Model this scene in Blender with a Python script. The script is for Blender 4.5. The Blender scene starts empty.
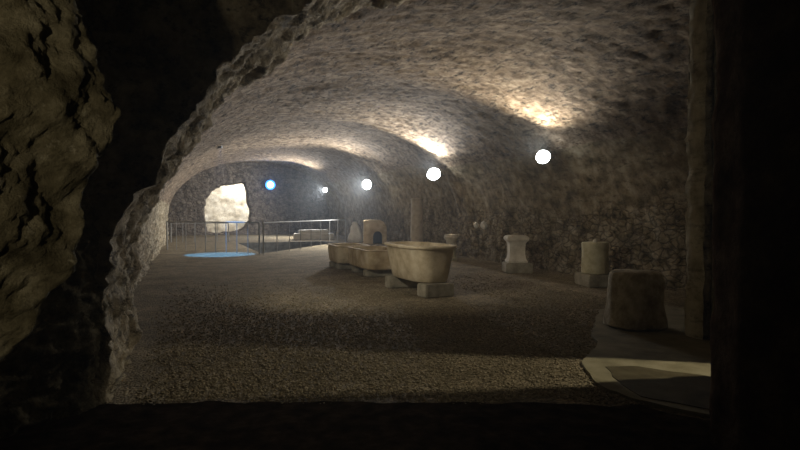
import bpy, bmesh, math, random
import numpy as np
from mathutils import Vector, Matrix, noise
random.seed(7)
rng = np.random.default_rng(11)
PI = math.pi
HAZE = .0019
scene = bpy.context.scene
C = scene.collection

# ------------------------------------------------------------------ materials
def node(nt, kind, **kw):
    n = nt.nodes.new(kind)
    for k, v in kw.items():
        if k.startswith('i_'):
            n.inputs[k[2:].replace('_', ' ')].default_value = v
        else:
            setattr(n, k, v)
    return n

def stone(name, c0, c1, c2=None, scale=3.0, bump=0.4, bscale=14.0, rough=0.9, cells=0.0, cscale=5.0, dist=0.03, spots=0.0, pale=None, band=None, spec=.2):
    """Weathered stone: three-tone noise colour, fractal bump, optional masonry cells."""
    m = bpy.data.materials.new(name); m.use_nodes = True
    nt = m.node_tree; L = nt.links
    b = nt.nodes['Principled BSDF']; b.inputs['Roughness'].default_value = rough
    b.inputs['Specular IOR Level'].default_value = spec
    tc = node(nt, 'ShaderNodeTexCoord')
    n1 = node(nt, 'ShaderNodeTexNoise', i_Scale=scale, i_Detail=10.0, i_Roughness=0.62)
    L.new(tc.outputs['Object'], n1.inputs['Vector'])
    r = node(nt, 'ShaderNodeValToRGB')
    e = r.color_ramp.elements
    e[0].position = 0.34; e[0].color = (*c0, 1); e[1].position = 0.66; e[1].color = (*(c2 or c1), 1)
    mid = e.new(0.5); mid.color = (*c1, 1)
    L.new(n1.outputs['Fac'], r.inputs['Fac'])
    col = r.outputs['Color']
    if pale:
        n3 = node(nt, 'ShaderNodeTexNoise', i_Scale=pale[3], i_Detail=8.0, i_Roughness=0.7)
        L.new(tc.outputs['Object'], n3.inputs['Vector'])
        r3 = node(nt, 'ShaderNodeValToRGB'); r3.color_ramp.elements[0].position = pale[4]; r3.color_ramp.elements[1].position = pale[4] + 0.09
        L.new(n3.outputs['Fac'], r3.inputs['Fac'])
        mx = node(nt, 'ShaderNodeMix', data_type='RGBA')
        L.new(r3.outputs['Color'], mx.inputs['Factor']); L.new(col, mx.inputs['A']); mx.inputs['B'].default_value = (*pale[:3], 1)
        col = mx.outputs['Result']
    n2 = node(nt, 'ShaderNodeTexNoise', i_Scale=bscale, i_Detail=12.0, i_Roughness=0.68)
    L.new(tc.outputs['Object'], n2.inputs['Vector'])
    h = n2.outputs['Fac']
    if cells:
        v = node(nt, 'ShaderNodeTexVoronoi', feature='DISTANCE_TO_EDGE', i_Scale=cscale)
        mp = node(nt, 'ShaderNodeMapping'); mp.inputs['Scale'].default_value = (1, 1, 1.7)
        wob = node(nt, 'ShaderNodeTexNoise', i_Scale=cscale * 0.9, i_Detail=4.0)
        L.new(tc.outputs['Object'], wob.inputs['Vector'])
        va = node(nt, 'ShaderNodeVectorMath', operation='MULTIPLY_ADD')
        va.inputs[1].default_value = (0.25, 0.25, 0.25)
        L.new(wob.outputs['Color'], va.inputs[0]); L.new(tc.outputs['Object'], va.inputs[2])
        L.new(va.outputs['Vector'], mp.inputs['Vector']); L.new(mp.outputs['Vector'], v.inputs['Vector'])
        mr = node(nt, 'ShaderNodeMapRange'); mr.inputs['From Max'].default_value = 0.12
        L.new(v.outputs['Distance'], mr.inputs['Value'])
        fac = mr.outputs['Result']
        if band:      # masonry cells only below a certain height, broken up by noise
            sx = node(nt, 'ShaderNodeSeparateXYZ'); L.new(tc.outputs['Object'], sx.inputs['Vector'])
            nz = node(nt, 'ShaderNodeTexNoise', i_Scale=0.8, i_Detail=5.0); L.new(tc.outputs['Object'], nz.inputs['Vector'])
            ad = node(nt, 'ShaderNodeMath', operation='MULTIPLY_ADD'); ad.inputs[1].default_value = 1.6
            L.new(nz.outputs['Fac'], ad.inputs[0]); L.new(sx.outputs['Z'], ad.inputs[2])
            m2 = node(nt, 'ShaderNodeMapRange'); m2.inputs['From Min'].default_value = band - 0.1; m2.inputs['From Max'].default_value = band + 0.35
            L.new(ad.outputs['Value'], m2.inputs['Value'])
            mxx = node(nt, 'ShaderNodeMath', operation='MAXIMUM'); L.new(fac, mxx.inputs[0]); L.new(m2.outputs['Result'], mxx.inputs[1])
            fac = mxx.outputs['Value']
        mul = node(nt, 'ShaderNodeMath', operation='MULTIPLY_ADD'); mul.inputs[1].default_value = cells
        L.new(fac, mul.inputs[0]); L.new(h, mul.inputs[2]); h = mul.outputs['Value']
        mx = node(nt, 'ShaderNodeMix', data_type='RGBA', blend_type='MULTIPLY'); mx.inputs['Factor'].default_value = 0.75
        rr = node(nt, 'ShaderNodeMapRange'); rr.inputs['To Min'].default_value = 0.38
        L.new(fac, rr.inputs['Value']); L.new(col, mx.inputs['A']); L.new(rr.outputs['Result'], mx.inputs['B'])
        col = mx.outputs['Result']
    if spots:
        n4 = node(nt, 'ShaderNodeTexNoise', i_Scale=9.0, i_Detail=6.0, i_Roughness=0.75)
        mp4 = node(nt, 'ShaderNodeMapping'); mp4.inputs['Scale'].default_value = (1, 0.35, 1.3)
        L.new(tc.outputs['Object'], mp4.inputs['Vector']); L.new(mp4.outputs['Vector'], n4.inputs['Vector'])
        r4 = node(nt, 'ShaderNodeMapRange'); r4.inputs['From Min'].default_value = 0.36; r4.inputs['From Max'].default_value = 0.47; r4.inputs['To Min'].default_value = 1 - spots
        L.new(n4.outputs['Fac'], r4.inputs['Value'])
        mx = node(nt, 'ShaderNodeMix', data_type='RGBA', blend_type='MULTIPLY'); mx.inputs['Factor'].default_value = 1
        L.new(col, mx.inputs['A']); L.new(r4.outputs['Result'], mx.inputs['B']); col = mx.outputs['Result']
        ml = node(nt, 'ShaderNodeMath', operation='MULTIPLY_ADD'); ml.inputs[1].default_value = 0.5
        L.new(r4.outputs['Result'], ml.inputs[0]); L.new(h, ml.inputs[2]); h = ml.outputs['Value']
    L.new(col, b.inputs['Base Color'])
    bp = node(nt, 'ShaderNodeBump', i_Strength=bump, i_Distance=dist)
    L.new(h, bp.inputs['Height']); L.new(bp.outputs['Normal'], b.inputs['Normal'])
    return m

def plain(name, c, rough=0.5, metal=0.0):
    m = bpy.data.materials.new(name); m.use_nodes = True
    nt = m.node_tree; b = nt.nodes['Principled BSDF']
    b.inputs['Roughness'].default_value = rough; b.inputs['Metallic'].default_value = metal
    n = node(nt, 'ShaderNodeTexNoise', i_Scale=30.0, i_Detail=4.0)
    r = node(nt, 'ShaderNodeValToRGB'); e = r.color_ramp.elements
    e[0].color = (c[0]*.7, c[1]*.7, c[2]*.7, 1); e[1].color = (*c, 1)
    nt.links.new(n.outputs['Fac'], r.inputs['Fac']); nt.links.new(r.outputs['Color'], b.inputs['Base Color'])
    return m

def glow(name, c, s):
    m = bpy.data.materials.new(name); m.use_nodes = True
    nt = m.node_tree; b = nt.nodes['Principled BSDF']
    b.inputs['Base Color'].default_value = (*c, 1)
    b.inputs['Emission Color'].default_value = (*c, 1); b.inputs['Emission Strength'].default_value = s
    return m

def gravel_floor():
    m = bpy.data.materials.new('gravel'); m.use_nodes = True
    nt = m.node_tree; L = nt.links; b = nt.nodes['Principled BSDF']; b.inputs['Roughness'].default_value = 0.95
    b.inputs['Specular IOR Level'].default_value = 0.1
    tc = node(nt, 'ShaderNodeTexCoord')
    v = node(nt, 'ShaderNodeTexVoronoi', i_Scale=38.0); L.new(tc.outputs['Object'], v.inputs['Vector'])
    n = node(nt, 'ShaderNodeTexNoise', i_Scale=1.3, i_Detail=8.0, i_Roughness=0.65); L.new(tc.outputs['Object'], n.inputs['Vector'])
    r = node(nt, 'ShaderNodeValToRGB'); e = r.color_ramp.elements
    e[0].position = .3; e[0].color = (.13, .105, .062, 1); e[1].position = .7; e[1].color = (.30, .25, .165, 1)
    L.new(n.outputs['Fac'], r.inputs['Fac'])
    sep = node(nt, 'ShaderNodeSeparateColor'); L.new(v.outputs['Color'], sep.inputs['Color'])
    mr = node(nt, 'ShaderNodeMapRange'); mr.inputs['To Min'].default_value = .45; mr.inputs['To Max'].default_value = 1.5
    L.new(sep.outputs['Red'], mr.inputs['Value'])
    mx = node(nt, 'ShaderNodeMix', data_type='RGBA', blend_type='MULTIPLY'); mx.inputs['Factor'].default_value = 1
    L.new(r.outputs['Color'], mx.inputs['A']); L.new(mr.outputs['Result'], mx.inputs['B']); L.new(mx.outputs['Result'], b.inputs['Base Color'])
    inv = node(nt, 'ShaderNodeMath', operation='SUBTRACT'); inv.inputs[0].default_value = 1; L.new(v.outputs['Distance'], inv.inputs[1])
    n2 = node(nt, 'ShaderNodeTexNoise', i_Scale=4.0, i_Detail=6.0); L.new(tc.outputs['Object'], n2.inputs['Vector'])
    ma = node(nt, 'ShaderNodeMath', operation='MULTIPLY_ADD'); ma.inputs[1].default_value = 1.5
    L.new(n2.outputs['Fac'], ma.inputs[0]); L.new(inv.outputs['Value'], ma.inputs[2])
    bp = node(nt, 'ShaderNodeBump', i_Strength=.8, i_Distance=.02); L.new(ma.outputs['Value'], bp.inputs['Height']); L.new(bp.outputs['Normal'], b.inputs['Normal'])
    return m

M = dict(
    vault=stone('vault_plaster', (.14, .10, .06), (.30, .225, .15), (.50, .405, .29), scale=4.5, bump=1.0, bscale=10, dist=.13, spots=.8, cells=.0, pale=(.13, .085, .048, 1.7, .585)),
    wall=stone('rubble_masonry', (.13, .105, .062), (.29, .235, .15), (.46, .40, .29), scale=3.2, bump=.9, bscale=12, dist=.08, cells=.8, cscale=4.2, band=2.35, spots=.45),
    arch=stone('arch_rubble', (.17, .135, .08), (.38, .315, .205), (.64, .56, .41), scale=5, bump=1.0, bscale=10, dist=.10, spots=.6),
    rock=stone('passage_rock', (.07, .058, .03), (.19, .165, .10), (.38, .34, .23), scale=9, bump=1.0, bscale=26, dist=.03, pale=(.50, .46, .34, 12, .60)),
    shade_floor=stone('shade_dark_floor', (.015, .010, .006), (.032, .022, .013), (.06, .042, .027), spec=0, scale=6, bump=.5, bscale=30, dist=.012),  # foreground shade put into the floor colour
    brownslab=stone('dark_brown_inset', (.05, .038, .016), (.075, .06, .027), (.10, .085, .045), scale=4, bump=.35, bscale=18, dist=.01),
    dark_rock=stone('dark_brown_rock', (.035, .02, .012), (.07, .045, .028), (.12, .085, .055), spec=0, scale=4, bump=.9, bscale=18, dist=.03),  # darker brown than the other passage rock
    jamb_strip=stone('pale_jamb_strip', (.34, .30, .20), (.56, .51, .37), (.70, .66, .52), scale=5, bump=.6, bscale=16, dist=.02, spots=.4),
    endwall=stone('end_wall_masonry', (.10, .085, .07), (.20, .17, .14), (.30, .26, .21), scale=3, bump=.9, bscale=9, dist=.08, cells=.6, cscale=3.4),
    chamber=stone('pale_limewash', (.52, .47, .38), (.80, .76, .67), (.90, .88, .82), scale=1.4, bump=.5, bscale=6, dist=.06, spots=.35),
    gravel=gravel_floor(),
    pebble=stone('pebbles', (.13, .105, .062), (.27, .225, .145), (.46, .40, .28), scale=24, bump=.2, bscale=60, dist=.004),
    concrete=stone('worn_concrete', (.14, .12, .07), (.21, .185, .11), (.27, .24, .155), scale=2.5, bump=.35, bscale=18, dist=.012),
    tub=stone('tan_travertine', (.40, .325, .21), (.58, .49, .335), (.70, .62, .46), scale=2.8, bump=.35, bscale=20, dist=.012),
    tub2=stone('brown_limestone', (.30, .22, .12), (.50, .40, .25), (.68, .60, .44), scale=2.0, bump=.45, bscale=16, dist=.015),
    block=stone('grey_support_block', (.20, .18, .13), (.30, .27, .20), (.38, .35, .27), scale=5, bump=.4, bscale=22, dist=.01),
    marble=stone('weathered_marble', (.50, .46, .38), (.66, .62, .53), (.76, .73, .65), scale=4, bump=.3, bscale=16, dist=.01),
    cream=stone('cream_column_stone', (.40, .36, .23), (.54, .50, .34), (.62, .58, .42), scale=5, bump=.35, bscale=26, dist=.01),
    drum=stone('rough_brown_drum', (.24, .20, .12), (.42, .36, .24), (.58, .52, .38), scale=6, bump=.9, bscale=14, dist=.03),
    colst=stone('column_stone', (.42, .38, .32), (.56, .51, .44), (.64, .60, .53), scale=5, bump=.4, bscale=20, dist=.012),
    white=stone('white_marble', (.68, .67, .62), (.80, .79, .75), (.88, .87, .84), scale=4, bump=.4, bscale=10, dist=.02),
    pit=stone('pit_stone', (.07, .07, .065), (.12, .12, .11), (.17, .165, .15), scale=4, bump=.6, bscale=12, dist=.03),
    iron=plain('grey_iron', (.34, .34, .33), .8, .0),
    housing=plain('lamp_housing_metal', (.16, .17, .18), .5, .5),
    dark=plain('hollow_shade', (.02, .018, .015), .9),
    lens=glow('cool_lamp_glass', (.93, .97, 1.0), 14),
    lens_blue=glow('blue_lamp_glass', (.35, .75, 1.0), 4),
    ring_blue=glow('blue_halo_ring', (.03, .22, 1.0), 2.0),  # emission colour painted as the blue halo of the lamp
    lens_warm=glow('warm_lamp_glass', (1.0, .86, .55), 4),
)

# ------------------------------------------------------------------ helpers
def link_mesh(name, verts, faces, mat, parent=None, smooth=True):
    me = bpy.data.meshes.new(name); me.from_pydata([tuple(v) for v in verts], [], faces); me.update()
    me.materials.append(mat)
    if smooth: me.polygons.foreach_set('use_smooth', [True] * len(me.polygons))
    o = bpy.data.objects.new(name, me); C.objects.link(o)
    if parent: o.parent = parent
    return o

def obj(name, bm, mat, parent=None, smooth=True):
    bmesh.ops.recalc_face_normals(bm, faces=bm.faces)
    me = bpy.data.meshes.new(name); bm.to_mesh(me); bm.free(); me.materials.append(mat)
    if smooth:
        me.polygons.foreach_set('use_smooth', [True] * len(me.polygons)); me.set_sharp_from_angle(angle=math.radians(38))
    o = bpy.data.objects.new(name, me); C.objects.link(o)
    if parent: o.parent = parent
    return o

def tag(o, label=None, cat=None, group=None, kind=None):
    if label: o['label'] = label
    if cat: o['category'] = cat
    if group: o['group'] = group
    if kind: o['kind'] = kind
    return o

def thing(name, label, cat, loc=(0, 0, 0), rz=0, group=None):
    o = bpy.data.objects.new(name, None); C.objects.link(o)
    o.location = loc; o.rotation_euler = (0, 0, rz); o.empty_display_size = .2
    return tag(o, label, cat, group)

def copy_tree(o, parent=None):
    c = o.copy(); C.objects.link(c)
    if parent: c.parent = parent
    for ch in list(o.children): copy_tree(ch, c)
    return c

def N(p, s, o=4, H=.8):
    return noise.fractal(Vector(p) * s, H, 2.0, o)

def rough_box(w, d, h, res=.06, amp=.012, bev=.03, z0=0, seed=0, taper=0):
    """A block of hewn stone: bevelled, finely divided and roughened."""
    bm = bmesh.new(); bmesh.ops.create_cube(bm, size=1)
    for v in bm.verts: v.co = Vector((v.co.x * w, v.co.y * d, (v.co.z + .5) * h + z0))
    bmesh.ops.bevel(bm, geom=bm.edges[:], offset=bev, segments=2, affect='EDGES')
    n = max(1, min(10, int(max(w, d, h) / res)))
    long = [e for e in bm.edges if e.calc_length() > res * 2]
    bmesh.ops.subdivide_edges(bm, edges=long, cuts=n, use_grid_fill=True)
    for v in bm.verts:
        p = v.co + Vector((seed * 3.1, seed * 1.7, 0)); k = amp * N(p, 4) + amp * .5 * N(p, 11)
        dr = Vector((v.co.x / w, v.co.y / d, (v.co.z - z0 - h / 2) / h))
        if dr.length > 0: v.co += dr.normalized() * k
        if taper:
            f = 1 - taper * (v.co.z - z0) / h; v.co.x *= f; v.co.y *= f
    return bm

def lathe(profile, n=40, amp=0, seed=0, scale=3):
    bm = bmesh.new(); rings = []
    for r, z in profile:
        ring = []
        for i in range(n):
            a = 2 * PI * i / n; p = Vector((r * math.cos(a), r * math.sin(a), z))
            if amp and r > .01:
                k = 1 + amp * N(p + Vector((seed, 0, 0)), scale) / max(r, .1); p.x *= k; p.y *= k; p.z += amp * .4 * N(p + Vector((0, seed, 5)), scale)
            ring.append(bm.verts.new(p))
        rings.append(ring)
    for a, b in zip(rings, rings[1:]):
        for i in range(n):
            j = (i + 1) % n; bm.faces.new((a[i], a[j], b[j], b[i]))
    bm.faces.new(list(reversed(rings[0]))); bm.faces.new(rings[-1])
    return bm

def square_lathe(profile, amp=.006, seed=0, n=10, ex=1.0):
    """Mouldings that run round a square pedestal: profile of (half width, z)."""
    bm = bmesh.new(); rings = []
    for r, z in profile:
        ring = []
        for s in range(4):
            for i in range(n):
                t = -1 + 2 * i / n
                x, y = [(1, t), (-t, 1), (-1, -t), (t, -1)][s]
                p = Vector((x * r * ex, y * r, z)); k = amp * N(p + Vector((seed, 0, 0)), 7)
                p += Vector((p.x, p.y, 0)).normalized() * k
                ring.append(bm.verts.new(p))
        rings.append(ring)
    m = len(rings[0])
    for a, b in zip(rings, rings[1:]):
        for i in range(m):
            j = (i + 1) % m; bm.faces.new((a[i], a[j], b[j], b[i]))
    bm.faces.new(list(reversed(rings[0]))); bm.faces.new(rings[-1])
    return bm

def tube_bm(p0, p1, r, n=8, bm=None):
    bm = bm or bmesh.new(); p0 = Vector(p0); p1 = Vector(p1); d = p1 - p0
    mt = Matrix.Translation((p0 + p1) / 2) @ d.to_track_quat('Z', 'Y').to_matrix().to_4x4()
    bmesh.ops.create_cone(bm, cap_ends=True, segments=n, radius1=r, radius2=r, depth=d.length, matrix=mt)
    return bm

# ------------------------------------------------------------------ the vault
CX, HW = 4.15, 5.15       # centre line and half width of the vault
SPR, RISE = 0.9, 3.78     # springing height and rise
YE1, YE2, YEND = 18.9, 37.0, 42.0
def profile(t):
    """t 0..1 from the foot of the right wall over the crown to the foot of the left wall."""
    a = 0.14
    if t < a: return Vector((CX + HW, 0, SPR * t / a)), Vector((1, 0, 0))
    if t > 1 - a: return Vector((CX - HW, 0, SPR * (1 - t) / a)), Vector((-1, 0, 0))
    th = (t - a) / (1 - 2 * a) * PI; c, s = math.cos(th), math.sin(th); e = 2 / 2.25
    x = CX + HW * math.copysign(abs(c) ** e, c); z = SPR + RISE * abs(s) ** e
    return Vector((x, 0, z)), Vector((c / HW, 0, s / RISE)).normalized()

def offset(y, t, bay):
    right = max(0, min(1, (0.62 - t) / 0.35)); right = right * right * (3 - 2 * right)
    if bay == 0: return 0
    if bay == 1: return .55 * right
    return .30 + .45 * right

def sstep(a, b, x):
    x = max(0, min(1, (x - a) / (b - a))); return x * x * (3 - 2 * x)
def vault_point(t, y, bay):
    p, n = profile(t); p = p + n * offset(y, t, bay); p.y = y
    q = Vector((p.x, y, p.z))
    low = 1 - min(1, max(0, (p.z - 1.6) / 1.2))
    k = .09 * N(q, .4, 2) + .022 * N(q, 1.7, 4) + (.026 + .02 * low) * N(q, 5, 4)
    if p.x < 1: k += .07 * sstep(3.0, .5, p.z) * N(q, 2.2, 4)
    return p + n * k

ys = [(y, 0) for y in np.arange(5.6, 12, .09)] + [(y, 0) for y in np.arange(12, YE1 - .05, .13)] + [(YE1, 0), (YE1 + .03, 1)] \
   + [(y, 1) for y in np.arange(YE1 + .2, YE2 - .1, .2)] + [(YE2, 1), (YE2 + .03, 2)] + [(y, 2) for y in np.arange(YE2 + .25, YEND + .4, .25)]
NT = 230
def vault_strip(name, i0, i1, mat):
    vs, fs = [], []; w = i1 - i0 + 1
    for y, bay in ys:
        for i in range(i0, i1 + 1): vs.append(vault_point(i / NT, float(y), bay))
    for r in range(len(ys) - 1):
        for c in range(w - 1):
            a = r * w + c; fs.append((a, a + 1, a + w + 1, a + w))
    return tag(link_mesh(name, vs, fs, mat), kind='structure')
i_low = int(NT * .275)
vault_strip('wall_right', 0, i_low, M['wall'])
vault_strip('ceiling', i_low, NT - int(NT * .2), M['vault'])
vault_strip('wall_left', NT - int(NT * .2), NT, M['arch'])

# ------------------------------------------------------------------ end wall with a broken opening and the lit chamber beyond
def interp(pts, x):
    if x <= pts[0][0]: return pts[0][1]
    for (a, b), (c, d) in zip(pts, pts[1:]):
        if x <= c: return b + (d - b) * (x - a) / (c - a)
    return pts[-1][1]
HX = .28
hole = [(1.15, .12), (1.0, 1.0), (.92, 1.7), (1.08, 2.5), (1.5, 3.15), (2.15, 3.5), (2.9, 3.62), (3.72, 3.72), (3.85, 3.2), (3.9, 2.4), (4.12, 1.7), (4.05, .9), (3.5, .35), (2.6, .14), (1.7, .08)]
hole = [(a + HX, b) for a, b in hole]
hc = Vector((2.5 + HX, 1.8))
def hole_pt(a):
    """point of the outline in direction a from the centre"""
    d = Vector((math.cos(a), math.sin(a))); best = None
    for (p, q) in zip(hole, hole[1:] + hole[:1]):
        p = Vector(p) - hc; q = Vector(q) - hc; e = q - p
        den = d.x * e.y - d.y * e.x
        if abs(den) < 1e-9: continue
        t = (p.x * e.y - p.y * e.x) / den; s = (p.x * d.y - p.y * d.x) / den
        if t > 0 and -1e-6 <= s <= 1 + 1e-6: best = t if best is None else max(best, t)
    r = best + .05 * N((math.cos(a) * 3, math.sin(a) * 3, 1), 2)
    return hc + d * r
def box_pt(a, x0, x1, z0, z1):
    d = Vector((math.cos(a), math.sin(a))); ts = []
    if d.x > 0: ts.append((x1 - hc.x) / d.x)
    if d.x < 0: ts.append((x0 - hc.x) / d.x)
    if d.y > 0: ts.append((z1 - hc.y) / d.y)
    if d.y < 0: ts.append((z0 - hc.y) / d.y)
    return hc + d * min(ts)
NA, NR = 220, 44
vs, fs = [], []
for k in range(-8, NR + 1):
    for i in range(NA):
        a = 2 * PI * i / NA; h0 = hole_pt(a)
        if k < 0:
            p = h0; y = YEND + .9 * (-k / 8)
            p = hc + (p - hc) * (1 - .04 * (-k / 8) + .03 * N((p.x, y, p.y), 2.5))
        else:
            f = k / NR; p = h0.lerp(box_pt(a, -2.2, 11.2, -.1, 6.0), f); y = YEND
        q = Vector((p.x, y, p.y)); dy = .10 * N(q, .9) + .05 * N(q, 4)
        vs.append((p.x, y - (dy if k >= 0 else 0), p.y))
for r in range(NR + 8):
    for i in range(NA):
        j = (i + 1) % NA; fs.append((r * NA + i, r * NA + j, (r + 1) * NA + j, (r + 1) * NA + i))
tag(link_mesh('wall_back', vs, fs, M['endwall']), kind='structure')

def grid_wall(name, f, nu, nv, mat):
    vs = [f(i / nu, j / nv) for j in range(nv + 1) for i in range(nu + 1)]
    fs = [(j * (nu + 1) + i, j * (nu + 1) + i + 1, (j + 1) * (nu + 1) + i + 1, (j + 1) * (nu + 1) + i) for j in range(nv) for i in range(nu)]
    return tag(link_mesh(name, vs, fs, mat), kind='structure')
def chamber(u, v):      # rounded far room behind the opening: three sides in one sweep
    a = PI * u; x = 2.5 - 3.6 * math.cos(a); y = 43.0 + 3.2 * math.sin(a) ** .6; z = -.1 + 4.9 * v
    k = .16 * N((x, y, z), .8) + .06 * N((x, y, z), 3)
    return (x, y + k, z)
grid_wall('wall_chamber', chamber, 90, 50, M['chamber'])
grid_wall('ceiling_chamber', lambda u, v: (-1.5 + 8 * u, 42.8 + 4 * v, 4.6 + .08 * N((u * 8, v * 4, 0), 1)), 30, 16, M['chamber'])

# ------------------------------------------------------------------ floor with the fenced pit
pit = [(2.75, 22.7), (7.25, 29.2), (7.0, 31.0), (2.55, 31.0)]
bm = bmesh.new()
outer = [bm.verts.new((x, y, 0)) for x, y in ((-2.5, -4), (12, -4), (12, 48), (-2.5, 48))]
inner = [bm.verts.new((x, y, 0)) for x, y in pit]
ed = [bm.edges.new((l[i], l[(i + 1) % 4])) for l in (outer, inner) for i in range(4)]
bmesh.ops.triangle_fill(bm, use_beauty=True, edges=ed)
for f in bm.faces:
    if f.normal.z < 0: f.normal_flip()
tag(obj('floor', bm, M['gravel'], smooth=False), kind='structure')
bm = bmesh.new(); N2 = 24; top = []; rows = 9
for e in range(4):
    a, b = pit[e], pit[(e + 1) % 4]
    for i in range(N2):
        t = i / N2; top.append((a[0] + (b[0] - a[0]) * t, a[1] + (b[1] - a[1]) * t))
rings = []
for r in range(rows):
    z = -.0 - 1.1 * r / (rows - 1); ring = []
    for x, y in top:
        k = 0 if r == 0 else .05 * N((x, y, z), 3)
        ring.append(bm.verts.new((x + k, y + k, z)))
    rings.append(ring)
for a, b in zip(rings, rings[1:]):
    for i in range(len(a)): j = (i + 1) % len(a); bm.faces.new((a[i], a[j], b[j], b[i]))
bm.faces.new(rings[-1])
tag(obj('floor_pit', bm, M['pit'], smooth=False), kind='structure')

# ------------------------------------------------------------------ near arch that frames the view
out = [(-.58, -.05), (-.60, .25), (-.66, .6), (-.66, .9), (-.60, 1.2), (-.52, 1.45), (-.38, 1.75), (-.22, 2.0), (0, 2.36), (.225, 2.75), (.46, 3.08), (.97, 3.46),
       (1.46, 3.92), (2.0, 4.28), (2.55, 4.58), (3.6, 4.8), (4.8, 4.9), (5.6, 4.95), (6.0, 4.75), (6.02, 4.0), (6.0, 3.0), (6.03, 2.0), (6.0, 1.0), (6.02, -.05)]
fine = []
for (p, q) in zip(out, out[1:]):
    L_ = math.dist(p, q); n = max(2, int(L_ / .05))
    for i in range(n): fine.append((p[0] + (q[0] - p[0]) * i / n, p[1] + (q[1] - p[1]) * i / n))
fine.append(out[-1])
vs, fs = [], []; n = len(fine); depth = 40; ringn = 16
cc = Vector((2.7, 1.2))
def edge_wob(x, z): return .10 * N((x, 5, z), 2.4, 5) + .035 * N((x, 9, z), 9)
for i, (x, z) in enumerate(fine):
    dv = (Vector((x, z)) - cc); dv.normalize()
    if z < 1.2: dv = Vector((-1 if x < 2 else 1, 0))
    amp = 1 if x < 4.5 else .22
    thick = 2.7 if x < 2.6 else (2.7 - 2.35 * sstep(2.6, 5.2, x))
    col = []
    for k in range(ringn, 0, -1):          # near face, from far outside to the edge
        r = 3.6 * (k / ringn) ** 1.6
        p = Vector((x, z)) + dv * (r + edge_wob(x, z) * amp)
        zz = max(-.05, p.y) if z > .0 else -.05
        col.append((p.x, 5.3 - .10 * N((p.x, 0, zz), 1.3) * min(1, r * 2) - .03 * N((p.x, 0, zz), 6), zz))
    for k in range(depth + 1):             # the soffit
        y = 5.3 + thick * k / depth
        w = edge_wob(x, z) * max(0, 1 - k / 10) + (.10 * N((x, y, z), 1.9, 5) + .07 * N((x, y, z), 6, 4)) * min(1, k / 5)
        p = Vector((x, z)) + dv * (w * amp)
        col.append((p.x, y, max(-.05, p.y) if z > 0 else -.05))
    for k in range(1, 9):                  # far face
        p = Vector((x, z)) + dv * (2.2 * k / 8)
        col.append((p.x, 5.3 + thick + .02, max(-.05, p.y)))
    vs += col
w = ringn + depth + 1 + 8
for i in range(n - 1):
    for k in range(w - 1):
        fs.append((i * w + k, i * w + k + 1, (i + 1) * w + k + 1, (i + 1) * w + k))
tag(link_mesh('wall_front', vs, fs, M['arch']), kind='structure')
# pale strip on the right jamb, lighter than the arch stone
def jamb_strip(u, v):
    z = 4.9 * v; w_ = .26 + .06 * N((0, 1, z), 2.5, 4)
    return (5.955 - .02 * math.sin(PI * u) + .012 * N((u, 0, z), 6), 5.33 + .03 * N((0, 5, z), 3) + w_ * u, z)
tag(grid_wall('trim_1', jamb_strip, 8, 140, M['jamb_strip']), kind='structure')
# wall that closes the hall right of the jamb
grid_wall('wall_front_right', lambda u, v: (6.1 + 4.2 * u, 5.62 + .04 * N((u * 4, 0, v * 5), 2), 5.6 * v - .05), 50, 60, M['wall'])

# ------------------------------------------------------------------ passage the viewer stands in
bulge = [(-.1, -.62), (.5, -.72), (.9, -.66), (1.0, -.62), (1.1, -.56), (1.2, -.48), (1.33, -.37), (1.48, -.29), (1.7, -.25), (1.88, -.19), (2.07, -.24), (2.25, -.30), (2.6, -.40), (3.2, -.6), (4.4, -.8)]
def passage_left(u, v):
    if u < .15: y = -2.4 + 3.8 * u / .15
    elif u < .65: y = 1.4 + 1.0 * (u - .15) / .5
    else: y = 2.4 + 3.1 * (u - .65) / .35
    z = -.05 + 4.5 * v
    b = sum(w_ * interp(bulge, z + d_) for w_, d_ in ((1, -.12), (1, -.06), (2, 0), (1, .06), (1, .12))) / 6
    tip = math.exp(-((y - 2.0) / .09) ** 2) * .02
    if y < 2: x = max(-1.35, b - tip - (1.2 * (2 - y) if y > 1.7 else .36 + 1.9 * (1.7 - y)))
    else:
        x = b - tip + (-1.35 - b) * sstep(0, .5, y - 2)
        x = x + (.70) * sstep(4.5, 5.4, y)
    k = .045 * N((x, y, z), 3.2, 3) + .034 * N((x + 4, y, z), 10, 5) + .012 * N((x, y + 7, z), 32, 3)
    return (x + k * .8, y - k * .6, z)
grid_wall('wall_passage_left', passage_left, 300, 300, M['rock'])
rp = [(3.4, -2.6), (3.3, 1.2), (3.24, 2.62), (3.36, 2.95), (4.2, 3.5), (5.12, 4.03), (5.4, 3.92), (5.45, 2.2)]
def poly_wall(pl, amp):
    segs = [math.dist(a, b) for a, b in zip(pl, pl[1:])]; tot = sum(segs)
    def f(u, v):
        s = u * tot
        for (a, b), L_ in zip(zip(pl, pl[1:]), segs):
            if s <= L_ or (b == pl[-1]): break
            s -= L_
        t = min(1, s / L_); x = a[0] + (b[0] - a[0]) * t; y = a[1] + (b[1] - a[1]) * t; z = -.05 + 4.9 * v
        return (x + amp * N((x, y, z), 2.2), y + amp * N((y, z, x), 2.2), z)
    return f
grid_wall('wall_passage_right', poly_wall(rp, .03), 150, 70, M['dark_rock'])
grid_wall('wall_slit_occluder', poly_wall([(6.35, 4.3), (5.9, 4.1), (5.52, 4.22), (5.6, 4.6), (6.05, 5.3), (6.2, 5.5)], .02), 60, 70, M['rock'])  # unseen pier added to cut the side lamp light into a band
grid_wall('ceiling_passage', lambda u, v: (-1.9 + 9.5 * u, -2.6 + 7.95 * v, 4.35 + .5 * sstep(.0, .8, u) + .06 * N((u * 9, v * 8, 0), 1)), 60, 50, M['rock'])
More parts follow.
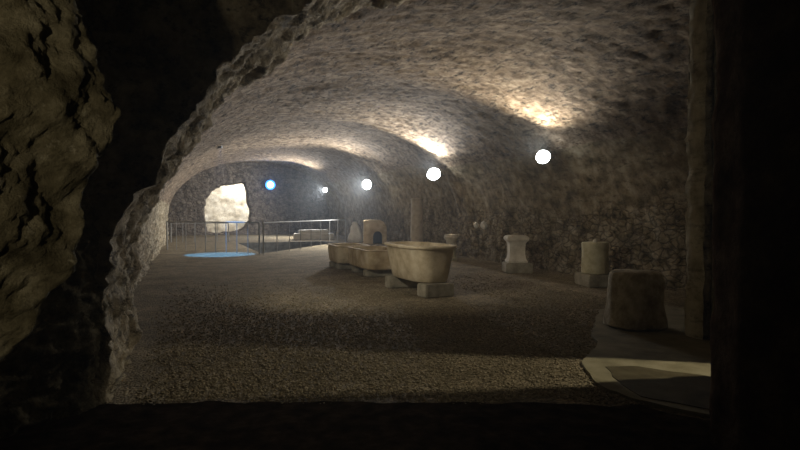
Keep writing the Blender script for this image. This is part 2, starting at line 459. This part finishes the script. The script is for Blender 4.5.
grid_wall('wall_passage_back', lambda u, v: (-1.9 + 5.2 * u, -2.4, -.05 + 5 * v), 20, 20, M['rock'])
grid_wall('wall_side_room', poly_wall([(5.45, 2.2), (7.6, 2.2), (7.6, 5.4), (6.1, 5.4)], .03), 60, 40, M['rock'])

# ------------------------------------------------------------------ loose pebbles and concrete pad
t_ = (1 + 5 ** .5) / 2
ico = np.array([(-1, t_, 0), (1, t_, 0), (-1, -t_, 0), (1, -t_, 0), (0, -1, t_), (0, 1, t_), (0, -1, -t_), (0, 1, -t_), (t_, 0, -1), (t_, 0, 1), (-t_, 0, -1), (-t_, 0, 1)]) / math.sqrt(1 + t_ * t_)
icf = np.array([(0, 11, 5), (0, 5, 1), (0, 1, 7), (0, 7, 10), (0, 10, 11), (1, 5, 9), (5, 11, 4), (11, 10, 2), (10, 7, 6), (7, 1, 8), (3, 9, 4), (3, 4, 2), (3, 2, 6), (3, 6, 8), (3, 8, 9), (4, 9, 5), (2, 4, 11), (6, 2, 10), (8, 6, 7), (9, 8, 1)])
pad = [(6.3, 7.6), (5.7, 7.0), (5.35, 6.6), (4.95, 6.15), (4.68, 5.7), (4.24, 5.29), (3.86, 4.97), (3.68, 4.6), (3.5, 4.2), (3.55, 3.8), (3.9, 3.1), (6.2, 3.1), (7.4, 5.2), (7.6, 7.6)]
def inside(x, y, pl):
    c = False
    for (a, b) in zip(pl, pl[1:] + pl[:1]):
        if (a[1] > y) != (b[1] > y) and x < (b[0] - a[0]) * (y - a[1]) / (b[1] - a[1]) + a[0]: c = not c
    return c
V, F, k = [], [], 0
while k < 26000:
    y = 3.6 + 12.5 * rng.random() ** 1.8; x = -.42 + 8.4 * rng.random()
    if rng.random() > sstep(-.6, .1, x): continue
    if rng.random() < sstep(6.5, 14.5, y): continue
    if inside(x, y, pad) or (x > 4.5 and y < 8 and x - 4.5 > (y - 4) * .9) or (y > 8.8 and 3.6 < x < 5.4) or x > 7.4 or y < 5.14 - .36 * x + .12 * math.sin(x * 5): continue
    s = .006 + .009 * rng.random() ** 2
    pts = ico * (s * (0.7 + .6 * rng.random(3)) * np.array([1.1, 1.1, .75])) * (1 + .18 * rng.standard_normal((12, 1)))
    a = rng.random() * 6.28; ca, sa = math.cos(a), math.sin(a)
    pts = pts @ np.array([[ca, sa, 0], [-sa, ca, 0], [0, 0, 1]]) + np.array([x, y, s * .45])
    V.append(pts); F.append(icf + 12 * k); k += 1
pb = link_mesh('gravel', np.concatenate(V).tolist(), np.concatenate(F).tolist(), M['pebble'], smooth=False)
tag(pb, 'loose brown gravel scattered over the floor in the foreground', 'gravel', kind='stuff')

padf = []
for (a, b) in zip(pad, pad[1:] + pad[:1]):
    nseg = max(2, int(math.dist(a, b) / .08))
    for i in range(nseg):
        x = a[0] + (b[0] - a[0]) * i / nseg; y = a[1] + (b[1] - a[1]) * i / nseg
        padf.append((x + .05 * N((x, y, 0), 3), y + .05 * N((y, x, 3), 3)))
bm = bmesh.new()
lo = [bm.verts.new((x, y, -.02)) for x, y in padf]; hi = [bm.verts.new((x, y, .03)) for x, y in padf]
for i in range(len(lo)): j = (i + 1) % len(lo); bm.faces.new((lo[i], lo[j], hi[j], hi[i]))
bm.faces.new(hi)
tag(obj('floor_concrete_pad', bm, M['concrete'], smooth=False), kind='structure')
def slab(name, pl, z0, z1, mat, wob=.03):
    pts = []
    for (a, b) in zip(pl, pl[1:] + pl[:1]):
        nseg = max(2, int(math.dist(a, b) / .08))
        for i in range(nseg):
            x = a[0] + (b[0] - a[0]) * i / nseg; y = a[1] + (b[1] - a[1]) * i / nseg
            pts.append((x + wob * N((x, y, 0), 3), y + wob * N((y, x, 3), 3)))
    bm = bmesh.new()
    lo = [bm.verts.new((x, y, z0)) for x, y in pts]; hi = [bm.verts.new((x, y, z1)) for x, y in pts]
    for i in range(len(lo)): j = (i + 1) % len(lo); bm.faces.new((lo[i], lo[j], hi[j], hi[i]))
    bm.faces.new(hi)
    tag(obj(name, bm, mat, smooth=False), kind='structure')
slab('floor_dark_slab', [(3.98, 4.72), (4.3, 4.62), (4.72, 4.02), (5.1, 3.7), (5.1, 3.2), (4.0, 3.2), (3.62, 3.86), (3.7, 4.2)], .02, .036, M['brownslab'])  # thin darker brown slab inset in the pad
slab('floor_passage_shade', [(-1.6, 5.62), (-.5, 5.28), (.9, 4.80), (2.1, 4.32), (3.2, 3.86), (3.5, 3.72), (3.8, 3.1), (4.2, 2.4), (4.2, -2.6), (-1.9, -2.6)], -.02, .012, M['shade_floor'], .07)  # dark sheet cut along the shadow edge, its colour carries the shade

# ------------------------------------------------------------------ stone bathtubs
def tub_mesh(L_, W, z0, z1, flare, ex, lip=.04, wall=.09, inner_depth=.5, amp=.008, seed=0, sx=0):
    """Hollow tub: outer shell, rolled rim and basin, superellipse plan with exponent ex."""
    prof = [(-flare - .03, z0), (-flare, z0 + .03), (-flare * .62, z0 + (z1 - z0) * .35), (-flare * .25, z0 + (z1 - z0) * .72), (-.015, z1 - lip * 1.9),
            (.0, z1 - lip * 1.5), (lip * .75, z1 - lip * 1.3), (lip, z1 - lip * .6), (lip * .7, z1 - .004), (0, z1), (-wall * .8, z1), (-wall, z1 - .015),
            (-wall - flare * .35, z1 - inner_depth * .55), (-wall - flare * .9, z1 - inner_depth)]
    bm = bmesh.new(); rings = []; n = 72
    for o_, z in prof:
        ring = []
        for i in range(n):
            a = 2 * PI * i / n; c, s = math.cos(a), math.sin(a)
            x = (W / 2 + o_) * math.copysign(abs(c) ** (2 / ex), c); y = (L_ / 2 + o_) * math.copysign(abs(s) ** (2 / ex), s)
            k = amp * N((x + seed, y, z), 5)
            ring.append(bm.verts.new((x * (1 + k), y * (1 + k), z + amp * .7 * N((x, y + seed, z), 3))))
        rings.append(ring)
    for a, b in zip(rings, rings[1:]):
        for i in range(n): j = (i + 1) % n; bm.faces.new((a[i], a[j], b[j], b[i]))
    bm.faces.new(list(reversed(rings[0]))); bm.faces.new(rings[-1])
    return bm

def bathtub(name, label, x, y, rz, L_, W, z0, z1, flare, ex, mat, seed, **kw):
    o = obj(name, tub_mesh(L_, W, z0, z1, flare, ex, seed=seed, **kw), mat); o.location = (x, y, 0); o.rotation_euler.z = rz
    return tag(o, label, 'bathtub', 'ancient stone tubs on blocks')
t1 = bathtub('stone_bathtub', 'largest and nearest round-ended tan stone bathtub with rolled rim, raised on blocks', 4.42, 10.8, .06, 1.95, .98, .26, .96, .13, 3.1, M['tub'], 1, inner_depth=.52)
t2 = bathtub('stone_bathtub', 'boxy brown stone trough right behind the large round-ended tub, middle of three', 4.62, 14.3, .02, 1.95, 1.05, .18, .665, .04, 7.5, M['tub2'], 2, lip=.015, wall=.10, inner_depth=.36, amp=.012)
t3 = bathtub('stone_bathtub', 'small pale stone trough farthest from the viewer in the row of three tubs', 4.42, 16.2, -.02, 1.5, 1.0, .17, .66, .05, 6, M['tub'], 3, lip=.02, wall=.10, inner_depth=.36, amp=.012)
for x, y, rz, w_, d_, h_, lab in ((4.45, 10.02, .12, .62, .36, .25, 'grey stone block under the near end of the large round-ended tub'),
                                (4.35, 11.5, .05, .74, .26, .25, 'grey stone block under the far end of the large round-ended tub'),
                                (4.6, 13.75, .0, .86, .26, .168, 'low stone block under the near end of the boxy brown trough'),
                                (4.6, 14.85, .05, .86, .22, .168, 'low stone block under the far end of the boxy brown trough'),
                                (4.4, 15.85, .0, .84, .22, .158, 'low stone block under the near end of the farthest small trough'),
                                (4.4, 16.6, .0, .84, .22, .158, 'low stone block under the far end of the farthest small trough')):
    o = obj('support_block', rough_box(w_, d_, h_, amp=.006, bev=.02, seed=x * y), M['block'])
    o.location = (x, y, 0); o.rotation_euler.z = rz; tag(o, lab, 'block', 'stone blocks under the tubs')

# ------------------------------------------------------------------ pedestals, drums, columns
a = thing('stone_altar', 'pale square marble altar with moulded top and waisted shaft, on plinth by right wall', 'altar', (8.24, 13.3, .268), -.36)
obj('shaft', square_lathe([(.25, 0), (.26, .04), (.24, .07), (.215, .12), (.20, .25), (.20, .40), (.21, .50), (.235, .55)], seed=2), M['marble'], a)
obj('cornice', square_lathe([(.235, .55), (.27, .58), (.285, .62), (.285, .66), (.25, .70), (.20, .715)], seed=3), M['marble'], a)
o = obj('plinth', rough_box(.70, .68, .26, bev=.02, amp=.008, seed=5), M['block']); o.location = (8.27, 13.3, 0); o.rotation_euler.z = -.36; tag(o, 'grey square plinth carrying the waisted marble altar', 'plinth')

dc = thing('column_drum', 'smooth cream column drum standing upright on a square block by the right wall', 'column drum', (8.38, 10.32, .26))
obj('drum', lathe([(.27, 0), (.29, .02), (.285, .2), (.28, .5), (.285, .655), (.27, .685), (.0, .69)], 44, .006, 2), M['cream'], dc)
obj('finial', lathe([(.045, .68), (.05, .70), (.045, .735), (.025, .755), (.0, .76)], 14, .004), M['marble'], dc).location = (-.08, -.1, 0)
o = obj('plinth', rough_box(.64, .76, .26, bev=.02, amp=.008, seed=8), M['block']); o.location = (8.38, 10.3, 0); o.rotation_euler.z = -.25; tag(o, 'square stone plinth carrying the smooth cream column drum', 'plinth')

o = obj('column_drum', lathe([(.36, 0), (.415, .03), (.42, .12), (.395, .3), (.385, .5), (.375, .68), (.35, .76), (.31, .785), (.0, .79)], 64, .045, 6, 2.6), M['drum'])
o.location = (5.78, 6.28, .03); o.scale = (.93, .93, .96); tag(o, 'large rough dark brown stone drum on the concrete pad by the right pier', 'column drum')

cp = thing('carved_capital', 'weathered carved capital on a short tapering shaft, behind the large round-ended tub', 'capital', (8.2, 17.2, 0)); cp.scale = (.74, .74, 1)
obj('shaft', lathe([(.27, 0), (.27, .08), (.21, .12), (.19, .35), (.18, .5)], 28, .008, 3), M['cream'], cp)
obj('capital', lathe([(.18, .5), (.21, .52), (.20, .56), (.24, .64), (.33, .73), (.35, .78), (.31, .80), (.30, .86), (.0, .87)], 28, .05, 4, 6), M['marble'], cp)

cl = thing('stone_column', 'tall plain grey stone column standing against the recessed right wall', 'column', (8.52, 21.0, 0))
obj('base', lathe([(.33, 0), (.34, .06), (.30, .10), (.29, .14), (.26, .18)], 28, .004), M['colst'], cl)
obj('shaft', lathe([(.25, .18), (.245, .8), (.235, 1.5), (.225, 2.05)], 28, .008, 2), M['colst'], cl)
obj('top_block', lathe([(.225, 2.05), (.25, 2.07), (.25, 2.12), (.22, 2.14)], 28, .006), M['colst'], cl)

# white robed fragment
def statue():
    bm = bmesh.new(); rings = []; n = 40
    for r, z in ((.36, 0), (.40, .08), (.41, .25), (.36, .40), (.30, .52), (.26, .66), (.24, .78), (.20, .86), (.15, .92), (.14, 1.0), (.11, 1.07), (.0, 1.1)):
        ring = []
        for i in range(n):
            a_ = 2 * PI * i / n; f = 1 + .07 * math.sin(a_ * 7 + z * 3) * max(0, 1 - z) + .10 * N((math.cos(a_), math.sin(a_), z * 2), 1.4)
            ring.append(bm.verts.new((r * f * math.cos(a_) - .05 * z * z, r * .7 * f * math.sin(a_), z)))
        rings.append(ring)
    for a_, b_ in zip(rings, rings[1:]):
        for i in range(n): j = (i + 1) % n; bm.faces.new((a_[i], a_[j], b_[j], b_[i]))
    bm.faces.new(list(reversed(rings[0])))
    return bm
o = obj('statue_fragment', statue(), M['white']); o.location = (8.5, 29.6, 0); o.rotation_euler.z = -.3
tag(o, 'white marble fragment of a draped figure standing by the right end of the railing', 'statue')

# small brick hearth with arched hollow
ae = thing('stone_aedicule', 'brown stone block with an arched dark hollow near the white marble fragment', 'aedicule', (8.5, 26.3, 0), -.25)
bm = bmesh.new(); w_, h_, dp = .54, 1.22, .32
arc = [(-.10, 0.08)] + [(.12 + .22 * math.cos(PI - PI * i / 12), .45 + .24 * math.sin(PI * i / 12)) for i in range(13)] + [(.34, .08)]
arc[0] = (-.10, .08)
outl = [(-w_, 0), (w_, 0), (w_, h_ * .72), (w_ * .72, h_ * .93), (w_ * .45, h_), (-w_ * .85, h_), (-w_, h_ * .95)]
fr = [bm.verts.new((x, -dp, z)) for x, z in outl]; br = [bm.verts.new((x, dp, z)) for x, z in outl]
ar = [bm.verts.new((x, -dp, z)) for x, z in arc]; ab = [bm.verts.new((x, dp * .6, z)) for x, z in arc]
for i in range(len(fr)): j = (i + 1) % len(fr); bm.faces.new((fr[i], fr[j], br[j], br[i]))
bm.faces.new(br)
for i in range(len(ar)): j = (i + 1) % len(ar); bm.faces.new((ar[i], ar[j], ab[j], ab[i]))
be = bm.faces.new(ab)
ed = []
for l in (fr, ar):
    for i in range(len(l)):
        e_ = bm.edges.get((l[i], l[(i + 1) % len(l)])); ed.append(e_)
bmesh.ops.triangle_fill(bm, use_beauty=True, edges=ed)
obj('body', bm, M['tub2'], ae, smooth=False)
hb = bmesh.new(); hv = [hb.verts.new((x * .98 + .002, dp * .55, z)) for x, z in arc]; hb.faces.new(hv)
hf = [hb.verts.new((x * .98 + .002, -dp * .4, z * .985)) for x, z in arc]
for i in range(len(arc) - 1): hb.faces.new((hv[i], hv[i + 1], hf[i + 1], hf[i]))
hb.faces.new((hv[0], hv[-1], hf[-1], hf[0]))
tag(obj('hollow', hb, M['dark'], ae, smooth=False), 'arched hollow lined dark for its shade')  # shade of the recess is put into the dark lining
obj('sill', rough_box(1.3, .7, .07, bev=.015, amp=.004), M['block'], ae)

# long pale sarcophagus slabs behind the railing
sg = thing('sarcophagus', 'long pale stone sarcophagus lying behind the right part of the railing', 'sarcophagus', (7.0, 33.2, 0), -.15)
obj('chest', rough_box(2.3, .8, .36, bev=.03, amp=.02, seed=4), M['white'], sg)
obj('lid', rough_box(1.7, .7, .20, bev=.05, amp=.02, z0=.37, seed=6), M['white'], sg)
for x, y, z, s, lab in ((9.08, 16.6, 1.17, .13, 'round whitish stone fragment fixed high on the right wall beside its twin, right one'), (9.08, 17.15, 1.17, .10, 'round whitish stone fragment fixed high on the right wall, left one')):
    bm = bmesh.new(); bmesh.ops.create_icosphere(bm, subdivisions=3, radius=s)
    for v in bm.verts: v.co *= 1 + .3 * N(v.co, 9); v.co.x *= .7
    o = obj('marble_fragment', bm, M['white']); o.location = (x, y, z); tag(o, lab, 'stone fragment', 'fragments set in the right wall')

# ------------------------------------------------------------------ railings
def railing(label, p0, p1, nposts, h=1.2, group='iron railings round the pit'):
    p0 = Vector((*p0, 0)); p1 = Vector((*p1, 0)); d = p1 - p0
    r = thing('railing', label, 'railing', p0, math.atan2(d.y, d.x), group); L_ = d.length
    obj('top_rail', tube_bm((-.02, 0, h), (L_ + .02, 0, h), .022), M['iron'], r)
    for i in range(nposts):
        x = L_ * i / (nposts - 1); rad = .032 if i in (0, nposts - 1) else .017
        obj('post', tube_bm((x, 0, 0), (x, 0, h), rad), M['iron'], r)
    return r
railing('thin iron railing running from the left wall to the blue-lit corner of the pit', (-.72, 26.4), (2.62, 22.25), 10)
railing('thin iron railing from near corner of the pit back towards the white marble fragment', (2.75, 22.1), (7.85, 29.3), 9)
railing('low rear iron railing beyond the pit, on its left side', (-.7, 32.6), (2.2, 32.6), 6, 1.0)

# ------------------------------------------------------------------ lamps
def lamp(label, loc, aim, r, mat, wall, power, col, cone=145, blend=1.0, soft=.08, rim=None, group='wall floodlights', name='wall_floodlight'):
    """A round floodlight: housing, domed glass, bracket, and the beam its reflector throws."""
    t = thing(name, label, 'lamp', loc, 0, group)
    face = Vector((-loc[0] * .56, -loc[1] * .5, 0)).normalized() * .6 + Vector(aim).normalized() * .6
    if name != 'wall_floodlight': face = Vector(aim)
    q = face.normalized().to_track_quat('Z', 'Y'); t.rotation_mode = 'QUATERNION'; t.rotation_quaternion = q
    obj('housing', lathe([(r * .5, -.16), (r * .8, -.14), (r * .98, -.05), (r * 1.06, -.01), (r * 1.06, .01), (r * 1.0, .012)], 28), M['housing'], t)
    if rim:
        obj('halo_ring', lathe([(r * 1.0, .01), (r * .9, r * .2), (r * .72, r * .36), (r * .70, r * .30)], 28), rim, t); r2 = r * .68; z2 = r * .34  # glowing ring stands in for the halo round the lamp
    else: r2 = r; z2 = .01
    obj('lens', lathe([(r2, z2), (r2 * .93, z2 + r2 * .22), (r2 * .7, z2 + r2 * .42), (r2 * .4, z2 + r2 * .53), (0, z2 + r2 * .57)], 28), mat, t)
    w = q.inverted() @ (Vector(wall) - Vector(loc))
    obj('bracket', tube_bm((0, 0, -.12), w, .018), M['housing'], t)
    ld = bpy.data.lights.new('beam', 'SPOT'); ld.energy = power; ld.color = col; ld.spot_size = math.radians(cone); ld.spot_blend = blend; ld.shadow_soft_size = soft
    lo = bpy.data.objects.new('beam', ld); C.objects.link(lo); lo.parent = t
    lo.location = (0, 0, r * .75 + soft * 1.05)
    lo.rotation_mode = 'QUATERNION'; lo.rotation_quaternion = q.inverted() @ (-Vector(aim)).to_track_quat('Z', 'Y')
    return t
W1, W2, W3 = (1.0, .91, .77), (.98, .96, .93), (.88, .95, 1.0)
lamp('brightest nearest floodlight on the right wall, above the square marble altar', (8.08, 11.85, 2.92), (-.66, -.45, .62), .17, M['lens'], (8.5, 12.0, 2.95), 350, W1, 128, soft=.12)
lamp('second floodlight along the right wall, at the edge of the arched recess', (8.05, 18.3, 2.90), (-.55, -.46, .76), .23, M['lens'], (8.5, 18.4, 2.9), 520, W2, 134, soft=.12)
lamp('third floodlight along the right wall, above the block with arched hollow', (8.45, 27.4, 2.96), (-.75, -.36, -.12), .24, M['lens'], (9.0, 27.6, 2.96), 1250, W2, 166, .85)
lamp('fourth and smallest floodlight at the far edge of the vault', (8.40, 36.2, 3.0), (-.86, -.12, -.10), .15, M['lens'], (8.95, 36.3, 3.0), 1200, W2, 172, .7)
lamp('bright blue floodlight high on the far end wall beside the broken opening', (5.68, 41.6, 3.52), (-.12, -1, -.05), .34, M['lens_blue'], (5.68, 42.1, 3.52), 260, (.2, .45, 1.0), rim=M['ring_blue'])
lamp('unseen warm spotlight added behind the viewer to light the left rock', (-1.0, -.6, 1.9), (.72, 2.5, -.1), .05, M['lens_warm'], (-1.32, -.65, 1.9), 24, (1.0, .86, .60), 62, .5, .03, group=None, name='added_spotlight')  # unseen lamp put in to brighten the left rock
lamp('lamp in the side room behind the right pier', (6.3, 3.77, 3.3), (-.66, .24, -.71), .06, M['lens_warm'], (6.6, 3.7, 4.7), 150, (1.0, .90, .68), 56, .45, .03, group=None, name='side_room_lamp')
lamp('lamp inside the far chamber behind the broken opening', (4.9, 43.6, 3.9), (-.55, .7, -.3), .12, M['lens_warm'], (4.9, 43.6, 4.6), 380, (1.0, .95, .86), 150, .6, .1, group=None, name='chamber_lamp')
lamp('unseen floodlight added on the left behind the near arch to light the tubs', (.17, 8.35, 2.9), (5, 4.2, -2.5), .09, M['lens_warm'], (-.15, 8.3, 2.95), 160, (1.0, .92, .76), 95, 1.0, .06, group=None, name='added_floodlight')  # unseen lamp put in to light tubs and altar from the left
# narrow bluish spot added to make the floor patch by the railing
sp = thing('added_ceiling_spot', 'bluish spotlight added under the vault crown to make the blue floor patch', 'lamp', (1.25, 22.75, 4.0), 0)
obj('housing', lathe([(.07, .22), (.08, .2), (.09, .02), (.08, .0)], 20), M['housing'], sp)
ld = bpy.data.lights.new('spot', 'SPOT'); ld.energy = 1050; ld.color = (.10, .40, 1.0); ld.spot_size = math.radians(37); ld.spot_blend = .12; ld.shadow_soft_size = .03
lo = bpy.data.objects.new('spot', ld); C.objects.link(lo); lo.parent = sp; lo.location = (0, 0, -.02)

# ------------------------------------------------------------------ world, camera
wd = bpy.data.worlds.new('World'); scene.world = wd; wd.use_nodes = True
wd.node_tree.nodes['Background'].inputs['Color'].default_value = (.010, .007, .003, 1); wd.node_tree.nodes['Background'].inputs['Strength'].default_value = .3
# thin haze put in for the lamp halos and the paler far end
vsn = node(wd.node_tree, 'ShaderNodeVolumeScatter', i_Density=HAZE, i_Anisotropy=.6); vsn.inputs['Color'].default_value = (.82, .91, 1, 1)
wd.node_tree.links.new(vsn.outputs['Volume'], wd.node_tree.nodes['World Output'].inputs['Volume'])
cam = bpy.data.cameras.new('Camera'); cam.sensor_width = 36; cam.lens = 578 / 800 * 36; cam.clip_start = .02; cam.clip_end = 200
co = bpy.data.objects.new('Camera', cam); C.objects.link(co); co.location = (0, 0, 1.6)
yaw = math.atan(215 / 578); pitch = math.atan(13 / 578)
co.rotation_euler = (PI / 2 - pitch, 0, -yaw)
scene.camera = co
scene.view_settings.view_transform = 'Standard'; scene.view_settings.look = 'None'
scene.view_settings.gamma = 1; scene.view_settings.use_curve_mapping = False
scene.view_settings.exposure = 1.0
